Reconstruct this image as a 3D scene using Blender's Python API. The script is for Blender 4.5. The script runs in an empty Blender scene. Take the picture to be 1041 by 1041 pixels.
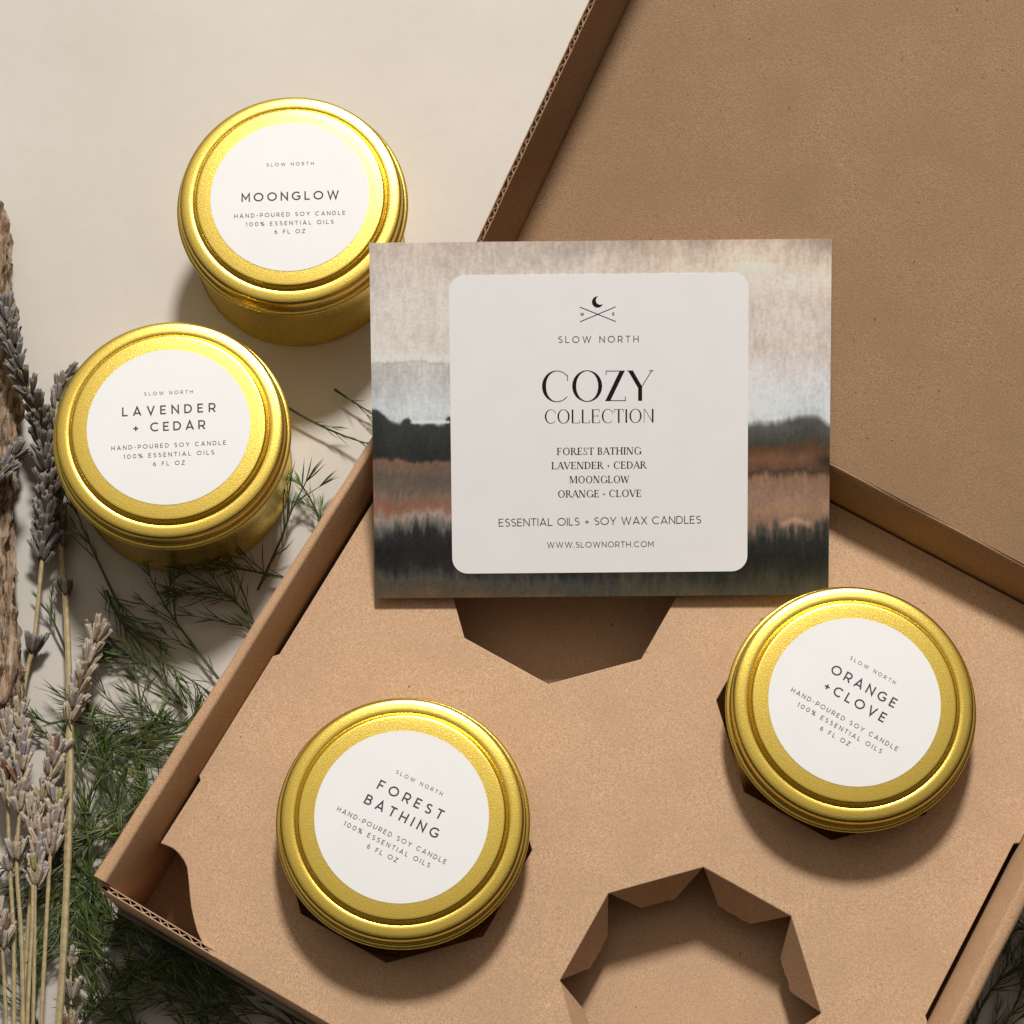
import bpy, bmesh, math, random
import numpy as np
from mathutils import Vector, Matrix

random.seed(7)
rng = np.random.default_rng(11)
MM = 0.001
scene = bpy.context.scene
COL = scene.collection

# ------------------------------------------------------------------ camera
PITCH = math.radians(17.7); CAM_H = 826.0; FPX = 2600.0
camd = bpy.data.cameras.new('camera'); cam = bpy.data.objects.new('camera', camd); COL.objects.link(cam)
cam.location = (0, -CAM_H * math.tan(PITCH) * MM, CAM_H * MM)
cam.rotation_euler = (PITCH, 0, 0)
camd.sensor_width = 36.0; camd.lens = FPX / 1041 * 36.0
camd.clip_start = 0.05; camd.clip_end = 50
scene.camera = cam

# ------------------------------------------------------------------ light of the studio
world = bpy.data.worlds.new("World"); scene.world = world; world.use_nodes = True
wn = world.node_tree.nodes; wl = world.node_tree.links
bg = wn['Background']; bg.inputs['Strength'].default_value = 1.0
_tc = wn.new('ShaderNodeTexCoord'); _dot = wn.new('ShaderNodeVectorMath'); _dot.operation = 'DOT_PRODUCT'
_dot.inputs[1].default_value = (-0.10, 0.55, 0.83); wl.new(_tc.outputs['Generated'], _dot.inputs[0])
_rp = wn.new('ShaderNodeValToRGB'); wl.new(_dot.outputs['Value'], _rp.inputs['Fac']); wl.new(_rp.outputs['Color'], bg.inputs['Color'])
_e = _rp.color_ramp.elements; _e[0].position = 0.0; _e[0].color = (0.012, 0.011, 0.010, 1); _e[1].position = 1.0; _e[1].color = (0.69, 0.61, 0.51, 1)
_m = _e.new(0.45); _m.color = (0.060, 0.053, 0.044, 1)

AZ, EL, DIST = math.radians(-4), math.radians(51.5), 1.9
Ld = Vector((-math.sin(AZ) * math.cos(EL), math.cos(AZ) * math.cos(EL), math.sin(EL)))
aim = Vector((0.02, -0.01, 0.03))
key = bpy.data.lights.new('window_key_light', 'AREA'); key.shape = 'DISK'; key.size = 0.27
key.energy = 44.5; key.color = (1.0, 0.97, 0.925)
ko = bpy.data.objects.new('window_key_light', key); COL.objects.link(ko)
ko.location = aim + Ld * DIST
ko.rotation_euler = (-Ld).to_track_quat('-Z', 'Y').to_euler()

vs = scene.view_settings
scene.display_settings.display_device = 'sRGB'
vs.view_transform = 'Standard'; vs.look = 'None'; vs.exposure = 0.0; vs.gamma = 1.0; vs.use_curve_mapping = False

# ------------------------------------------------------------------ helpers: geometry of the place
_F = np.array([0, math.sin(PITCH), -math.cos(PITCH)]); _U = np.array([0, math.cos(PITCH), math.sin(PITCH)])
_X = np.array([1.0, 0, 0]); _C = np.array([0, -CAM_H * math.tan(PITCH), CAM_H])
def un(px, py, z):
    """photo pixel at height z (mm) -> world mm"""
    d = _F + (px - 520.5) / FPX * _X + (520.5 - py) / FPX * _U
    return _C + d * (z - CAM_H) / d[2]
BA = math.radians(-29.6)
EX = np.array([math.cos(BA), math.sin(BA), 0]); EY = np.array([-math.sin(BA), math.cos(BA), 0]); EZ = np.array([0, 0, 1.0])
def B(x, y, z=0):
    return x * EX + y * EY + z * EZ
def tobox(P):
    return float(np.dot(P, EX)), float(np.dot(P, EY)), float(P[2])
def lin(r, g, b):
    f = lambda c: (c / 255) / 12.92 if c / 255 <= 0.04045 else ((c / 255 + 0.055) / 1.055) ** 2.4
    return (f(r), f(g), f(b))

class MB:
    """collects verts and faces in mm, builds ONE mesh object"""
    def __init__(s): s.v = []; s.f = []
    def add(s, vs, fs):
        o = len(s.v); s.v += [tuple(map(float, p)) for p in vs]; s.f += [tuple(i + o for i in f) for f in fs]
    def box(s, x0, x1, y0, y1, z0, z1, fr=None):
        P = [(x, y, z) for z in (z0, z1) for y in (y0, y1) for x in (x0, x1)]
        if fr: P = [fr(*p) for p in P]
        s.add(P, [(0, 2, 3, 1), (4, 5, 7, 6), (0, 1, 5, 4), (2, 6, 7, 3), (0, 4, 6, 2), (1, 3, 7, 5)])
    def prism(s, poly, z0, z1, fr=None):
        n = len(poly); P = [(x, y, z0) for x, y in poly] + [(x, y, z1) for x, y in poly]
        if fr: P = [fr(*p) for p in P]
        s.add(P, [tuple(range(n))[::-1], tuple(range(n, 2 * n))] + [(i, (i + 1) % n, n + (i + 1) % n, n + i) for i in range(n)])
    def loft(s, rings, cap=True, close=True):
        n = len(rings[0]); P = [p for r in rings for p in r]; F = []
        for k in range(len(rings) - 1):
            for i in range(n if close else n - 1):
                j = (i + 1) % n
                F.append((k * n + i, k * n + j, (k + 1) * n + j, (k + 1) * n + i))
        if cap: F += [tuple(range(n))[::-1], tuple(range((len(rings) - 1) * n, len(rings) * n))]
        s.add(P, F)
    def tube(s, pts, radii, n=6, cap=True):
        rings = []; pts = [np.array(p, float) for p in pts]
        ref = np.array([0.12, 0.33, 0.93])
        for i, p in enumerate(pts):
            t = pts[min(i + 1, len(pts) - 1)] - pts[max(i - 1, 0)]; t = t / (np.linalg.norm(t) + 1e-9)
            a = np.cross(t, ref); a /= (np.linalg.norm(a) + 1e-9); b = np.cross(t, a)
            r = radii[i] if hasattr(radii, '__len__') else radii
            rings.append([p + r * (math.cos(2 * math.pi * k / n) * a + math.sin(2 * math.pi * k / n) * b) for k in range(n)])
        s.loft(rings, cap)
    def build(s, name, mat, parent=None, smooth=False, angle=35, origin=None):
        me = bpy.data.meshes.new(name)
        o0 = np.array(origin if origin is not None else (0, 0, 0), float)
        me.from_pydata([tuple((np.array(p) - o0) * MM) for p in s.v], [], s.f)
        bm = bmesh.new(); bm.from_mesh(me); bmesh.ops.recalc_face_normals(bm, faces=bm.faces); bm.to_mesh(me); bm.free()
        if smooth:
            me.polygons.foreach_set('use_smooth', [True] * len(me.polygons))
            me.set_sharp_from_angle(angle=math.radians(angle))
        me.update()
        ob = bpy.data.objects.new(name, me); COL.objects.link(ob)
        if mat: me.materials.append(mat)
        if parent: ob.parent = parent
        if origin is not None: ob.location = [c * MM for c in o0]
        return ob

def thing(name, label, cat, loc=(0, 0, 0), rotz=0.0, group=None):
    o = bpy.data.objects.new(name, None); COL.objects.link(o); o.empty_display_size = 0.02
    o.location = [c * MM for c in loc]; o.rotation_euler = (0, 0, rotz)
    o['label'] = label; o['category'] = cat
    if group: o['group'] = group
    return o

# ------------------------------------------------------------------ materials
def newmat(name):
    m = bpy.data.materials.new(name); m.use_nodes = True
    nt = m.node_tree; return m, nt, nt.nodes['Principled BSDF']
def N(nt, t, **k):
    n = nt.nodes.new(t)
    for a, v in k.items():
        if a in n.inputs: n.inputs[a].default_value = v
        else: setattr(n, a, v)
    return n
def noise(nt, vec, per_mm, detail=2.0, rough=0.5):
    n = N(nt, 'ShaderNodeTexNoise'); n.inputs['Scale'].default_value = per_mm / MM
    n.inputs['Detail'].default_value = detail; n.inputs['Roughness'].default_value = rough
    nt.links.new(vec, n.inputs['Vector']); return n
def ramp(nt, fac, stops):
    r = N(nt, 'ShaderNodeValToRGB'); e = r.color_ramp.elements
    while len(e) < len(stops): e.new(0.5)
    for q, (p, c) in zip(e, stops): q.position = p; q.color = (*c, 1)
    nt.links.new(fac, r.inputs['Fac']); return r
def mix(nt, a, b, fac, mode='MIX'):
    m = N(nt, 'ShaderNodeMix', data_type='RGBA', blend_type=mode)
    for s, x in ((m.inputs[6], a), (m.inputs[7], b), (m.inputs[0], fac)):
        if isinstance(x, (int, float)): s.default_value = x
        elif isinstance(x, tuple): s.default_value = (*x, 1)
        else: nt.links.new(x, s)
    return m.outputs[2]
def bump(nt, bsdf, h, strength, dist_mm):
    b = N(nt, 'ShaderNodeBump'); b.inputs['Strength'].default_value = strength; b.inputs['Distance'].default_value = dist_mm * MM
    nt.links.new(h, b.inputs['Height']); nt.links.new(b.outputs['Normal'], bsdf.inputs['Normal'])

def kraft_material(name, base, dark, light):
    m, nt, bs = newmat(name); tc = N(nt, 'ShaderNodeTexCoord').outputs['Object']
    fine = noise(nt, tc, 2.3, 2.5, 0.75); broad = noise(nt, tc, 0.05, 3.0); fleck = noise(nt, tc, 0.55, 1.0); pale = noise(nt, tc, 0.8, 0.5)
    c = ramp(nt, fine.outputs['Fac'], [(0.27, dark), (0.5, base), (0.72, light)]).outputs['Color']
    c = mix(nt, c, tuple(x * 0.86 for x in base), ramp(nt, broad.outputs['Fac'], [(0.35, (0, 0, 0)), (0.75, (0.6,) * 3)]).outputs['Color'])
    c = mix(nt, c, tuple(x * 0.38 for x in base), ramp(nt, fleck.outputs['Fac'], [(0.765, (0, 0, 0)), (0.80, (0.8,) * 3)]).outputs['Color'])
    c = mix(nt, c, tuple(min(1, x * 1.55) for x in base), ramp(nt, pale.outputs['Fac'], [(0.775, (0, 0, 0)), (0.83, (0.5,) * 3)]).outputs['Color'])
    nt.links.new(c, bs.inputs['Base Color']); bs.inputs['Roughness'].default_value = 0.82
    bs.inputs['Specular IOR Level'].default_value = 0.08
    bump(nt, bs, fine.outputs['Fac'], 0.35, 0.25)
    return m
KB = (0.500, 0.324, 0.202)
M_KRAFT = kraft_material('kraft_board', KB, tuple(x * 0.60 for x in KB), tuple(x * 1.42 for x in KB))
KX_ = (KB[0] * 0.885, KB[1] * 0.852, KB[2] * 0.80)
M_BOX = kraft_material('box_board', KX_, tuple(x * 0.60 for x in KX_), tuple(x * 1.42 for x in KX_))
M_EDGE = kraft_material('kraft_cut_edge', (0.56, 0.37, 0.235), (0.42, 0.26, 0.15), (0.66, 0.46, 0.31))

def table_material():
    m, nt, bs = newmat('painted_table'); tc = N(nt, 'ShaderNodeTexCoord').outputs['Object']
    a = noise(nt, tc, 0.012, 4.0, 0.6); b = noise(nt, tc, 0.16, 3.0, 0.6); c_ = noise(nt, tc, 0.9, 2.0)
    c = ramp(nt, a.outputs['Fac'], [(0.3, (0.445, 0.410, 0.368)), (0.7, (0.49, 0.455, 0.415))]).outputs['Color']
    c = mix(nt, c, (0.435, 0.395, 0.35), ramp(nt, b.outputs['Fac'], [(0.5, (0, 0, 0)), (0.8, (0.45,) * 3)]).outputs['Color'])
    nt.links.new(c, bs.inputs['Base Color']); bs.inputs['Roughness'].default_value = 0.6
    bs.inputs['Specular IOR Level'].default_value = 0.3
    bump(nt, bs, b.outputs['Fac'], 0.12, 0.5)
    return m
M_TABLE = table_material()

def gold_material():
    m, nt, bs = newmat('brushed_gold_tin'); tc = N(nt, 'ShaderNodeTexCoord').outputs['Object']
    g = noise(nt, tc, 2.8, 2.0, 0.7)
    c = ramp(nt, g.outputs['Fac'], [(0.25, (0.63, 0.455, 0.075)), (0.75, (0.80, 0.607, 0.155))]).outputs['Color']
    nt.links.new(c, bs.inputs['Base Color']); bs.inputs['Metallic'].default_value = 1.0
    r = N(nt, 'ShaderNodeMapRange'); r.inputs['To Min'].default_value = 0.225; r.inputs['To Max'].default_value = 0.31
    nt.links.new(g.outputs['Fac'], r.inputs['Value']); nt.links.new(r.outputs['Result'], bs.inputs['Roughness'])
    bump(nt, bs, g.outputs['Fac'], 0.42, 0.10)
    return m
M_GOLD = gold_material()

def paper_material(name, col, rough=0.55):
    m, nt, bs = newmat(name); tc = N(nt, 'ShaderNodeTexCoord').outputs['Object']
    a = noise(nt, tc, 0.08, 3.0); f = noise(nt, tc, 2.0, 2.0)
    c = ramp(nt, a.outputs['Fac'], [(0.3, tuple(x * 0.975 for x in col)), (0.7, col)]).outputs['Color']
    nt.links.new(c, bs.inputs['Base Color']); bs.inputs['Roughness'].default_value = rough
    bs.inputs['Specular IOR Level'].default_value = 0.08
    bump(nt, bs, f.outputs['Fac'], 0.05, 0.05); return m
M_LABEL = paper_material('white_label_paper', (0.735, 0.735, 0.735), 0.95)
M_PANEL = paper_material('white_card_print', (0.95, 0.945, 0.955))
def ink_material(name, col):
    m, nt, bs = newmat(name); tc = N(nt, 'ShaderNodeTexCoord').outputs['Object']
    a = noise(nt, tc, 1.5, 2.0)
    nt.links.new(ramp(nt, a.outputs['Fac'], [(0.3, tuple(x * 0.8 for x in col)), (0.7, tuple(x * 1.2 for x in col))]).outputs['Color'], bs.inputs['Base Color'])
    bs.inputs['Roughness'].default_value = 0.6; bs.inputs['Specular IOR Level'].default_value = 0.2; return m
M_INK = ink_material('charcoal_ink', (0.045, 0.042, 0.045))
M_INK_SOFT = ink_material('fine_grey_ink', (0.055, 0.053, 0.055))
M_BLACK = ink_material('black_ink', (0.012, 0.010, 0.010))

# ------------------------------------------------------------------ the table
t = MB(); t.add([(-3000, -3000, 0), (3000, -3000, 0), (3000, 3000, 0), (-3000, 3000, 0)], [(0, 1, 2, 3)])
tab = t.build('table_surface', M_TABLE); tab['kind'] = 'structure'

# ------------------------------------------------------------------ the mailer box (box axes x right, y back, z up)
ZI = 38.0                                   # top of the insert
X0, X1, Y0, Y1 = -36.5, 196.5, -180.3, 43.6  # inside
WT = 58.0                                   # top of the back wall
SW = 51.0                                   # top of the rolled side walls
box = thing('gift_box', 'open brown kraft cardboard mailer box with its lid folded back', 'box', (0, 0, 0), BA)

def flute_board(mb, length, height, thick, fr, pitch=3.5, start=0.0, cut=None, top=None):
    """corrugated sheet: two liners and a wave; u along length, w up to the open edge, n through the thickness.
       cut(u) gives the height of the lower edge"""
    lo = cut or (lambda u: 0.0); hi = top or (lambda u: height)
    n = max(2, int(length / 1.5)); us = [length * i / n for i in range(n + 1)]
    jit = [random.uniform(-0.12, 0.12) for _ in us]
    for n0, n1 in ((0, 0.34), (thick - 0.34, thick)):
        rings = []
        for i, u in enumerate(us):
            a, b = lo(u), hi(u) + jit[i] * 0.6
            rings.append([fr(u, n0, a), fr(u, n1, a), fr(u, n1, b), fr(u, n0, b)])
        mb.loft(rings)
    m = int(length / pitch * 8); rings = []
    for i in range(m + 1):
        u = length * i / m
        c = thick / 2 + (thick / 2 - 0.42) * math.sin(2 * math.pi * (u + start) / pitch + 0.9 * math.sin(u * 0.31) + 0.5 * math.sin(u * 1.1))
        a, b = lo(u), hi(u) - 0.15 - 0.15 * math.sin(u * 0.7) ** 2
        rings.append([fr(u, c - 0.17, a), fr(u, c + 0.17, a), fr(u, c + 0.17, b), fr(u, c - 0.17, b)])
    mb.loft(rings)

def side_wall(side):
    m = MB(); rings = []
    ny = 48
    for k in range(ny + 1):
        y = Y0 + 2.4 + (47.0 - Y0 - 2.4) * k / ny
        wob = 0.35 * math.sin(k * 0.55 + side) + 0.25 * math.sin(k * 1.3 + 2 * side)
        dz = 0.25 * math.sin(k * 0.8 + side * 2)
        ot = -45.6 + (y - Y0) / 224 * 2.4 if side < 0 else -45.4
        prof = [(-44.4, 1.9), (-44.7, 30), (ot - .1 + wob * .3, SW - 3.0 + dz), (ot + .1 + wob * .3, SW - 1.4 + dz), (ot + .7 + wob * .2, SW - .45 + dz), (ot + 1.5, SW - 0.08 + dz),
                (-42.2, SW + 0.08 + dz), (-41.5, SW - .02 + dz), (-41.15, SW - .3 + dz), (-40.9, SW - .8 + dz), (-38.7, 44.5), (-36.6, ZI - .5), (-36.5, ZI - 4), (-36.6, 1.9)]
        ring = []
        for x, z in prof:
            if side > 0: x = 160.0 - x
            ring.append((x, y, z))
        rings.append(ring)
    m.loft(rings)
    return m.build('side_wall', M_BOX, box, smooth=True, angle=40)
side_wall(-1); side_wall(1)
m = MB(); m.box(-44.2, 204.2, Y0 + 0.3, 46.0, 0.05, 1.85); m.build('base_panel', M_BOX, box)
# front wall: one corrugated sheet, open edge up
def top_of(u):
    x = min(-43.2 + u, 160.0 - (-43.2 + u))
    return 35.9 if x > -2.0 else 38.0 + max(0.0, (-3.0 - x)) / 40.0 * 10.0
m = MB(); flute_board(m, 246.4, 0, 1.9, lambda u, n, w: (-43.2 + u, Y0 + 2.2 - n, w), cut=lambda u: 1.9, top=top_of)
m.build('front_wall', M_EDGE, box)
# back wall: leans back, the lid hinges on its top edge
m = MB(); rings = []
for k in range(41):
    x = -36.4 + (196.4 + 36.4) * k / 40; dz = 0.2 * math.sin(k * 0.9)
    rings.append([(x, 43.4, 1.9), (x, 43.9, ZI - 2), (x, 46.4, WT - 3 + dz), (x, 46.9, WT - 1.2 + dz), (x, 47.7, WT - .3 + dz), (x, 48.6, WT - .1 + dz), (x, 48.9, WT - 2.4), (x, 46.0, ZI), (x, 45.4, 1.9)])
m.loft(rings); m.build('back_wall', M_BOX, box, smooth=True)
# lid
LA = math.radians(31.5); LX0, LX1, LLEN = -33.6, 193.6, 226.0
def lidfr(x, t_, n_):    # x across, t along the lid away from the hinge, n out of its inner face
    return (x, 47.9 + t_ * math.cos(LA) - n_ * math.sin(LA), WT - 0.1 + t_ * math.sin(LA) + n_ * math.cos(LA))
m = MB(); nx = 24; rings = []
for k in range(33):
    tt = 0.3 + (LLEN - 0.3) * k / 32
    sag = 0.5 * math.sin(math.pi * k / 32)
    rings.append([lidfr(LX0 + (LX1 - LX0) * i / nx, tt, -sag * math.sin(math.pi * i / nx)) for i in range(nx + 1)] +
                 [lidfr(LX0 + (LX1 - LX0) * i / nx, tt, -1.9 - sag * math.sin(math.pi * i / nx)) for i in range(nx, -1, -1)])
m.loft(rings); m.build('lid_panel', M_BOX, box, smooth=True, angle=40)
for sd in (-1, 1):
    m = MB()
    def fr(u, n, w, sd=sd):
        lean = 0.42 * w
        x = (LX0 - 0.3 - lean - n) if sd < 0 else (LX1 + 0.3 + lean + n)
        return lidfr(x, 3 + u, w)
    flute_board(m, LLEN - 4, 15.2, 1.9, fr, cut=lambda u: -1.5)
    # close the fold along the crease
    m.build('lid_flap', M_BOX, box)
m = MB(); m.box(LX0 + 2, LX1 - 2, 0, 1.9, 0, 22, lambda x, n, w: lidfr(x, LLEN + 0.3 + n, w - 1.9)); m.build('lid_flap', M_BOX, box)

# ------------------------------------------------------------------ the insert with four octagonal holes
insert = thing('box_insert', 'flat kraft cardboard insert with four octagonal candle holes inside the box', 'insert', (0, 0, 0), BA)
HOLES = [(28.9, -17.6), (28.9, -118.6), (129.9, -17.6), (129.9, -118.6)]
R8 = 40.0
def octv(cx, cy, r=R8):
    return [(cx + r * math.cos(math.radians(22.5 + 45 * k)), cy + r * math.sin(math.radians(22.5 + 45 * k))) for k in range(8)]
out = []
def mirror(pts): return [(160.0 - x, y) for x, y in pts][::-1]
left = [(-36.4, 43.3), (-36.4, -26.5), (-34.9, -27.5), (-34.9, -88.3), (-36.4, -89.9), (-36.4, -134.3), (-35.3, -135.4), (-35.6, -158.4)]
cut = [(-33.6, -158.0), (-31.2, -157.8), (-28.8, -158.3), (-26.4, -159.4), (-24.4, -160.8), (-22.9, -162.7), (-20.8, -165.4), (-19.2, -167.6), (-16.8, -170.6), (-14.1, -173.4), (-11.3, -176.0), (-8.5, -177.9), (-5.5, -179.4), (-3.3, -180.1)]
outline = left + cut + mirror(left + cut)
bm = bmesh.new()
def loop(pts):
    vs_ = [bm.verts.new((x * MM, y * MM, ZI * MM)) for x, y in pts]
    return [bm.edges.new((vs_[i], vs_[(i + 1) % len(vs_)])) for i in range(len(vs_))]
edges = loop(outline)
for h in HOLES: edges += loop(octv(*h))
bmesh.ops.triangle_fill(bm, use_beauty=True, edges=edges)
ret = bmesh.ops.extrude_face_region(bm, geom=bm.faces[:])
for v in [g for g in ret['geom'] if isinstance(g, bmesh.types.BMVert)]: v.co.z -= 1.9 * MM
bmesh.ops.recalc_face_normals(bm, faces=bm.faces)
me = bpy.data.meshes.new('top_panel'); bm.to_mesh(me); bm.free(); me.materials.append(M_KRAFT)
ip = bpy.data.objects.new('top_panel', me); COL.objects.link(ip); ip.parent = insert
bv = ip.modifiers.new('soft_edges', 'BEVEL'); bv.width = 0.3 * MM; bv.segments = 2; bv.limit_method = 'ANGLE'; bv.angle_limit = math.radians(50)
# unseen screen added under the curved cut, blocks light to darken the open corner
m = MB(); m.loft([[(x + 1.0, y + 1.0, 2.0), (x + 1.9, y + 1.9, 2.0), (x + 1.9, y + 1.9, 36.0), (x + 1.0, y + 1.0, 36.0)] for x, y in cut]); m.build('light_screen', M_KRAFT, insert)
m = MB(); m.box(-8.5, 169.5, -157.5, 28.0, 12.0, 14.0); m.build('floor_panel', M_KRAFT, insert)
def hole_flap(cx, cy, k, phi, L=15.0):
    a0, a1 = math.radians(22.5 + 45 * k), math.radians(67.5 + 45 * k); am = (a0 + a1) / 2
    p0 = np.array([cx + R8 * math.cos(a0), cy + R8 * math.sin(a0)]); p1 = np.array([cx + R8 * math.cos(a1), cy + R8 * math.sin(a1)])
    inn = np.array([-math.cos(am), -math.sin(am)]); e = (p1 - p0) / np.linalg.norm(p1 - p0); W = 30.6
    m = MB(); front = []; back = []
    nrm = inn * math.cos(phi); nz = math.sin(phi)
    def P(u, w, n):
        q = p0 + e * u + inn * (w * math.sin(phi)) - inn * math.cos(phi) * n
        return (q[0], q[1], ZI - 0.15 - w * math.cos(phi) - math.sin(phi) * n)
    steps = 9; taper = 9.8
    def outl(n):
        pts = [(0.15, 0.0), (W - 0.15, 0.0)]
        for i in range(steps + 1):
            u = W - taper - (W - 2 * taper) * i / steps
            pts.append((u, L + (0.0 if i in (0, steps) else random.uniform(-0.5, 0.5))))
        return pts
    o = outl(0); n_ = len(o)
    fr_ = [P(u, w, 0.02) for u, w in o]; bk = [P(u, w, 1.2) for u, w in o]
    m.add(fr_ + bk, [tuple(range(n_)), tuple(range(n_, 2 * n_))[::-1]] + [(i, (i + 1) % n_, n_ + (i + 1) % n_, n_ + i) for i in range(n_)])
    return m.build('hole_flap', M_KRAFT, insert)
for hi, h in enumerate(HOLES):
    for k in range(8):
        filled = hi in (0, 1, 2)
        hole_flap(h[0], h[1], k, math.radians(-5 if filled else random.uniform(20, 26)), 15.0 + random.uniform(-.6, .6))

# ------------------------------------------------------------------ lettering
def arcp(cx, cy, rx, ry, a0, a1, n=18):
    return [(cx + rx * math.cos(math.radians(a0 + (a1 - a0) * k / n)), cy + ry * math.sin(math.radians(a0 + (a1 - a0) * k / n))) for k in range(n + 1)]
def sans_glyph(ch, h):
    """strokes (centre lines) of a round geometric capital; h is half the stroke weight. returns strokes, advance width"""
    t, b, m = 1 - h, h, .5
    if ch == ' ': return [], .34
    if ch == 'A': w = .92; return [[(h * 1.1, 0), (w / 2, 1 - h * .6), (w - h * 1.1, 0)], [(.21, .27), (w - .21, .27)]], w
    if ch == 'B': return [[(h, 0), (h, 1)], [(h, t)] + arcp(.38, (t + .53) / 2, .21, (t - .53) / 2, 90, -90, 10) + [(h, .53)], [(h, .53)] + arcp(.42, (.53 + b) / 2, .23, (.53 - b) / 2, 90, -90, 10) + [(h, b)]], .70
    if ch == 'C': return [arcp(.52, m, .52 - h, m - h, 48, 312, 26)], .92
    if ch == 'D': return [[(h, b)] + [(h, t)] + arcp(.36, m, .46 - h, m - h, 90, -90, 18) + [(h, b)]], .84
    if ch == 'E': return [[(.60, t), (h, t), (h, b), (.61, b)], [(h, .51), (.54, .51)]], .64
    if ch == 'F': return [[(.60, t), (h, t), (h, 0)], [(h, .48), (.54, .48)]], .62
    if ch == 'G': return [arcp(.52, m, .52 - h, m - h, 48, 322, 26) + [(.95 - h, .46)], [(.56, .46), (.95, .46)]], .97
    if ch == 'H': return [[(h, 0), (h, 1)], [(.78 - h, 0), (.78 - h, 1)], [(h, .5), (.78 - h, .5)]], .78
    if ch == 'I': return [[(h, 0), (h, 1)]], 2 * h
    if ch == 'K': return [[(h, 0), (h, 1)], [(.70, 1), (h, .36)], [(.30, .58), (.74, 0)]], .74
    if ch == 'L': return [[(h, 1), (h, b), (.58, b)]], .58
    if ch == 'M': return [[(h, 0), (h, 1 - h), (.46, .32), (.92 - h, 1 - h), (.92 - h, 0)]], .92
    if ch == 'N': return [[(h, 0), (h, 1 - h), (.80 - h, h), (.80 - h, 1)]], .80
    if ch == 'O': return [arcp(.53, m, .53 - h, m - h, 0, 360, 36)], 1.06
    if ch == 'P': return [[(h, 0), (h, t)] + arcp(.38, (t + .36) / 2, .26, (t - .36) / 2, 90, -90, 12) + [(h, .36)]], .68
    if ch == 'R': return [[(h, 0), (h, t)] + arcp(.40, (t + .38) / 2, .26, (t - .38) / 2, 90, -90, 12) + [(h, .38)], [(.38, .38), (.68, 0)]], .72
    if ch == 'S': return [arcp(.33, .74, .25, .26 - h, 40, 180, 12) + [(.10, .68), (.18, .58), (.33, .52), (.50, .45), (.58, .36)] + arcp(.33, .26, .26, .26 - h, 10, -145, 14)], .64
    if ch == 'T': return [[(0, t), (.70, t)], [(.35, t), (.35, 0)]], .70
    if ch == 'U': return [[(h, 1), (h, .38)] + arcp(.38, .38, .38 - h, .38 - h, 180, 360, 16) + [(.76 - h, 1)]], .76
    if ch == 'V': return [[(h * 1.1, 1), (.44, h * .6), (.88 - h * 1.1, 1)]], .88
    if ch == 'W': return [[(h * 1.1, 1), (.36, h * .6), (.65, 1 - h), (.94, h * .6), (1.30 - h * 1.1, 1)]], 1.30
    if ch == 'X': return [[(.04, 0), (.74, 1)], [(.04, 1), (.74, 0)]], .78
    if ch == 'Y': return [[(.03, 1), (.40, .42), (.77, 1)], [(.40, .42), (.40, 0)]], .80
    if ch == 'Z': return [[(.04, t), (.66, t), (.04, b), (.68, b)]], .70
    if ch == '0': return [arcp(.40, m, .40 - h, m - h, 0, 360, 30)], .80
    if ch == '1': return [[(0, .86), (.22, 1 - h), (.22, 0)]], .30
    if ch == '6': return [arcp(.34, .32, .34 - h, .32 - h, 0, 360, 24), arcp(.60, .32, .60 - h, .66, 180, 108, 10)], .70
    if ch == '%': return [arcp(.20, .77, .16, .18, 0, 360, 14), arcp(.72, .23, .16, .18, 0, 360, 14), [(.18, 0), (.74, 1)]], .92
    if ch == '+': return [[(.05, .42), (.57, .42)], [(.31, .16), (.31, .68)]], .62
    if ch == '-': return [[(.02, .42), (.34, .42)]], .36
    if ch == '.': return [[(0, h), (2 * h, h)]], 2 * h
    return [], .3
def sans(mb, body, cx, cy, width, cap, weight=0.12, rot=0.0, z=0.0):
    """one line of monoline capitals; the letter spacing opens or closes until the line is `width` mm wide"""
    h = weight / 2; G = [sans_glyph(c, h) for c in body]
    gap = (width / cap - sum(g[1] for g in G)) / max(1, len(G) - 1); k = 1.0
    if gap < .10: k = width / cap / (sum(g[1] for g in G) + .10 * (len(G) - 1)); gap = .10
    c, sn = math.cos(rot), math.sin(rot); x0 = 0.0; q_ = 0
    for strokes, w in G:
        for st in strokes:
            n = len(st); L = []
            for i, p in enumerate(st):
                a = st[max(i - 1, 0)]; e = st[min(i + 1, n - 1)]
                d1 = np.array(p) - np.array(a); d2 = np.array(e) - np.array(p)
                if i == 0: d1 = d2
                if i == n - 1: d2 = d1
                if n > 3 and st[0] == st[-1] and i in (0, n - 1): d1 = np.array(st[-1]) - np.array(st[-2]); d2 = np.array(st[1]) - np.array(st[0])
                d1 = d1 / (np.linalg.norm(d1) + 1e-9); d2 = d2 / (np.linalg.norm(d2) + 1e-9)
                nn = np.array([-(d1 + d2)[1], (d1 + d2)[0]]); nn = nn / (np.linalg.norm(nn) + 1e-9)
                ml = h / max(.35, float(np.dot(nn, np.array([-d1[1], d1[0]]))))
                L.append((np.array(p) + nn * ml, np.array(p) - nn * ml))
            P = []
            for l, r in L:
                for v in (l, r):
                    X = ((x0 + v[0]) * k - (width / cap) / 2) * cap; Y = (v[1] - .5) * cap
                    P.append((cx + X * c - Y * sn, cy + X * sn + Y * c, z + .0012 * (q_ % 7)))
            mb.add(P, [(2 * i, 2 * i + 1, 2 * i + 3, 2 * i + 2) for i in range(n - 1)]); q_ += 1
        x0 += w + gap

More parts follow.
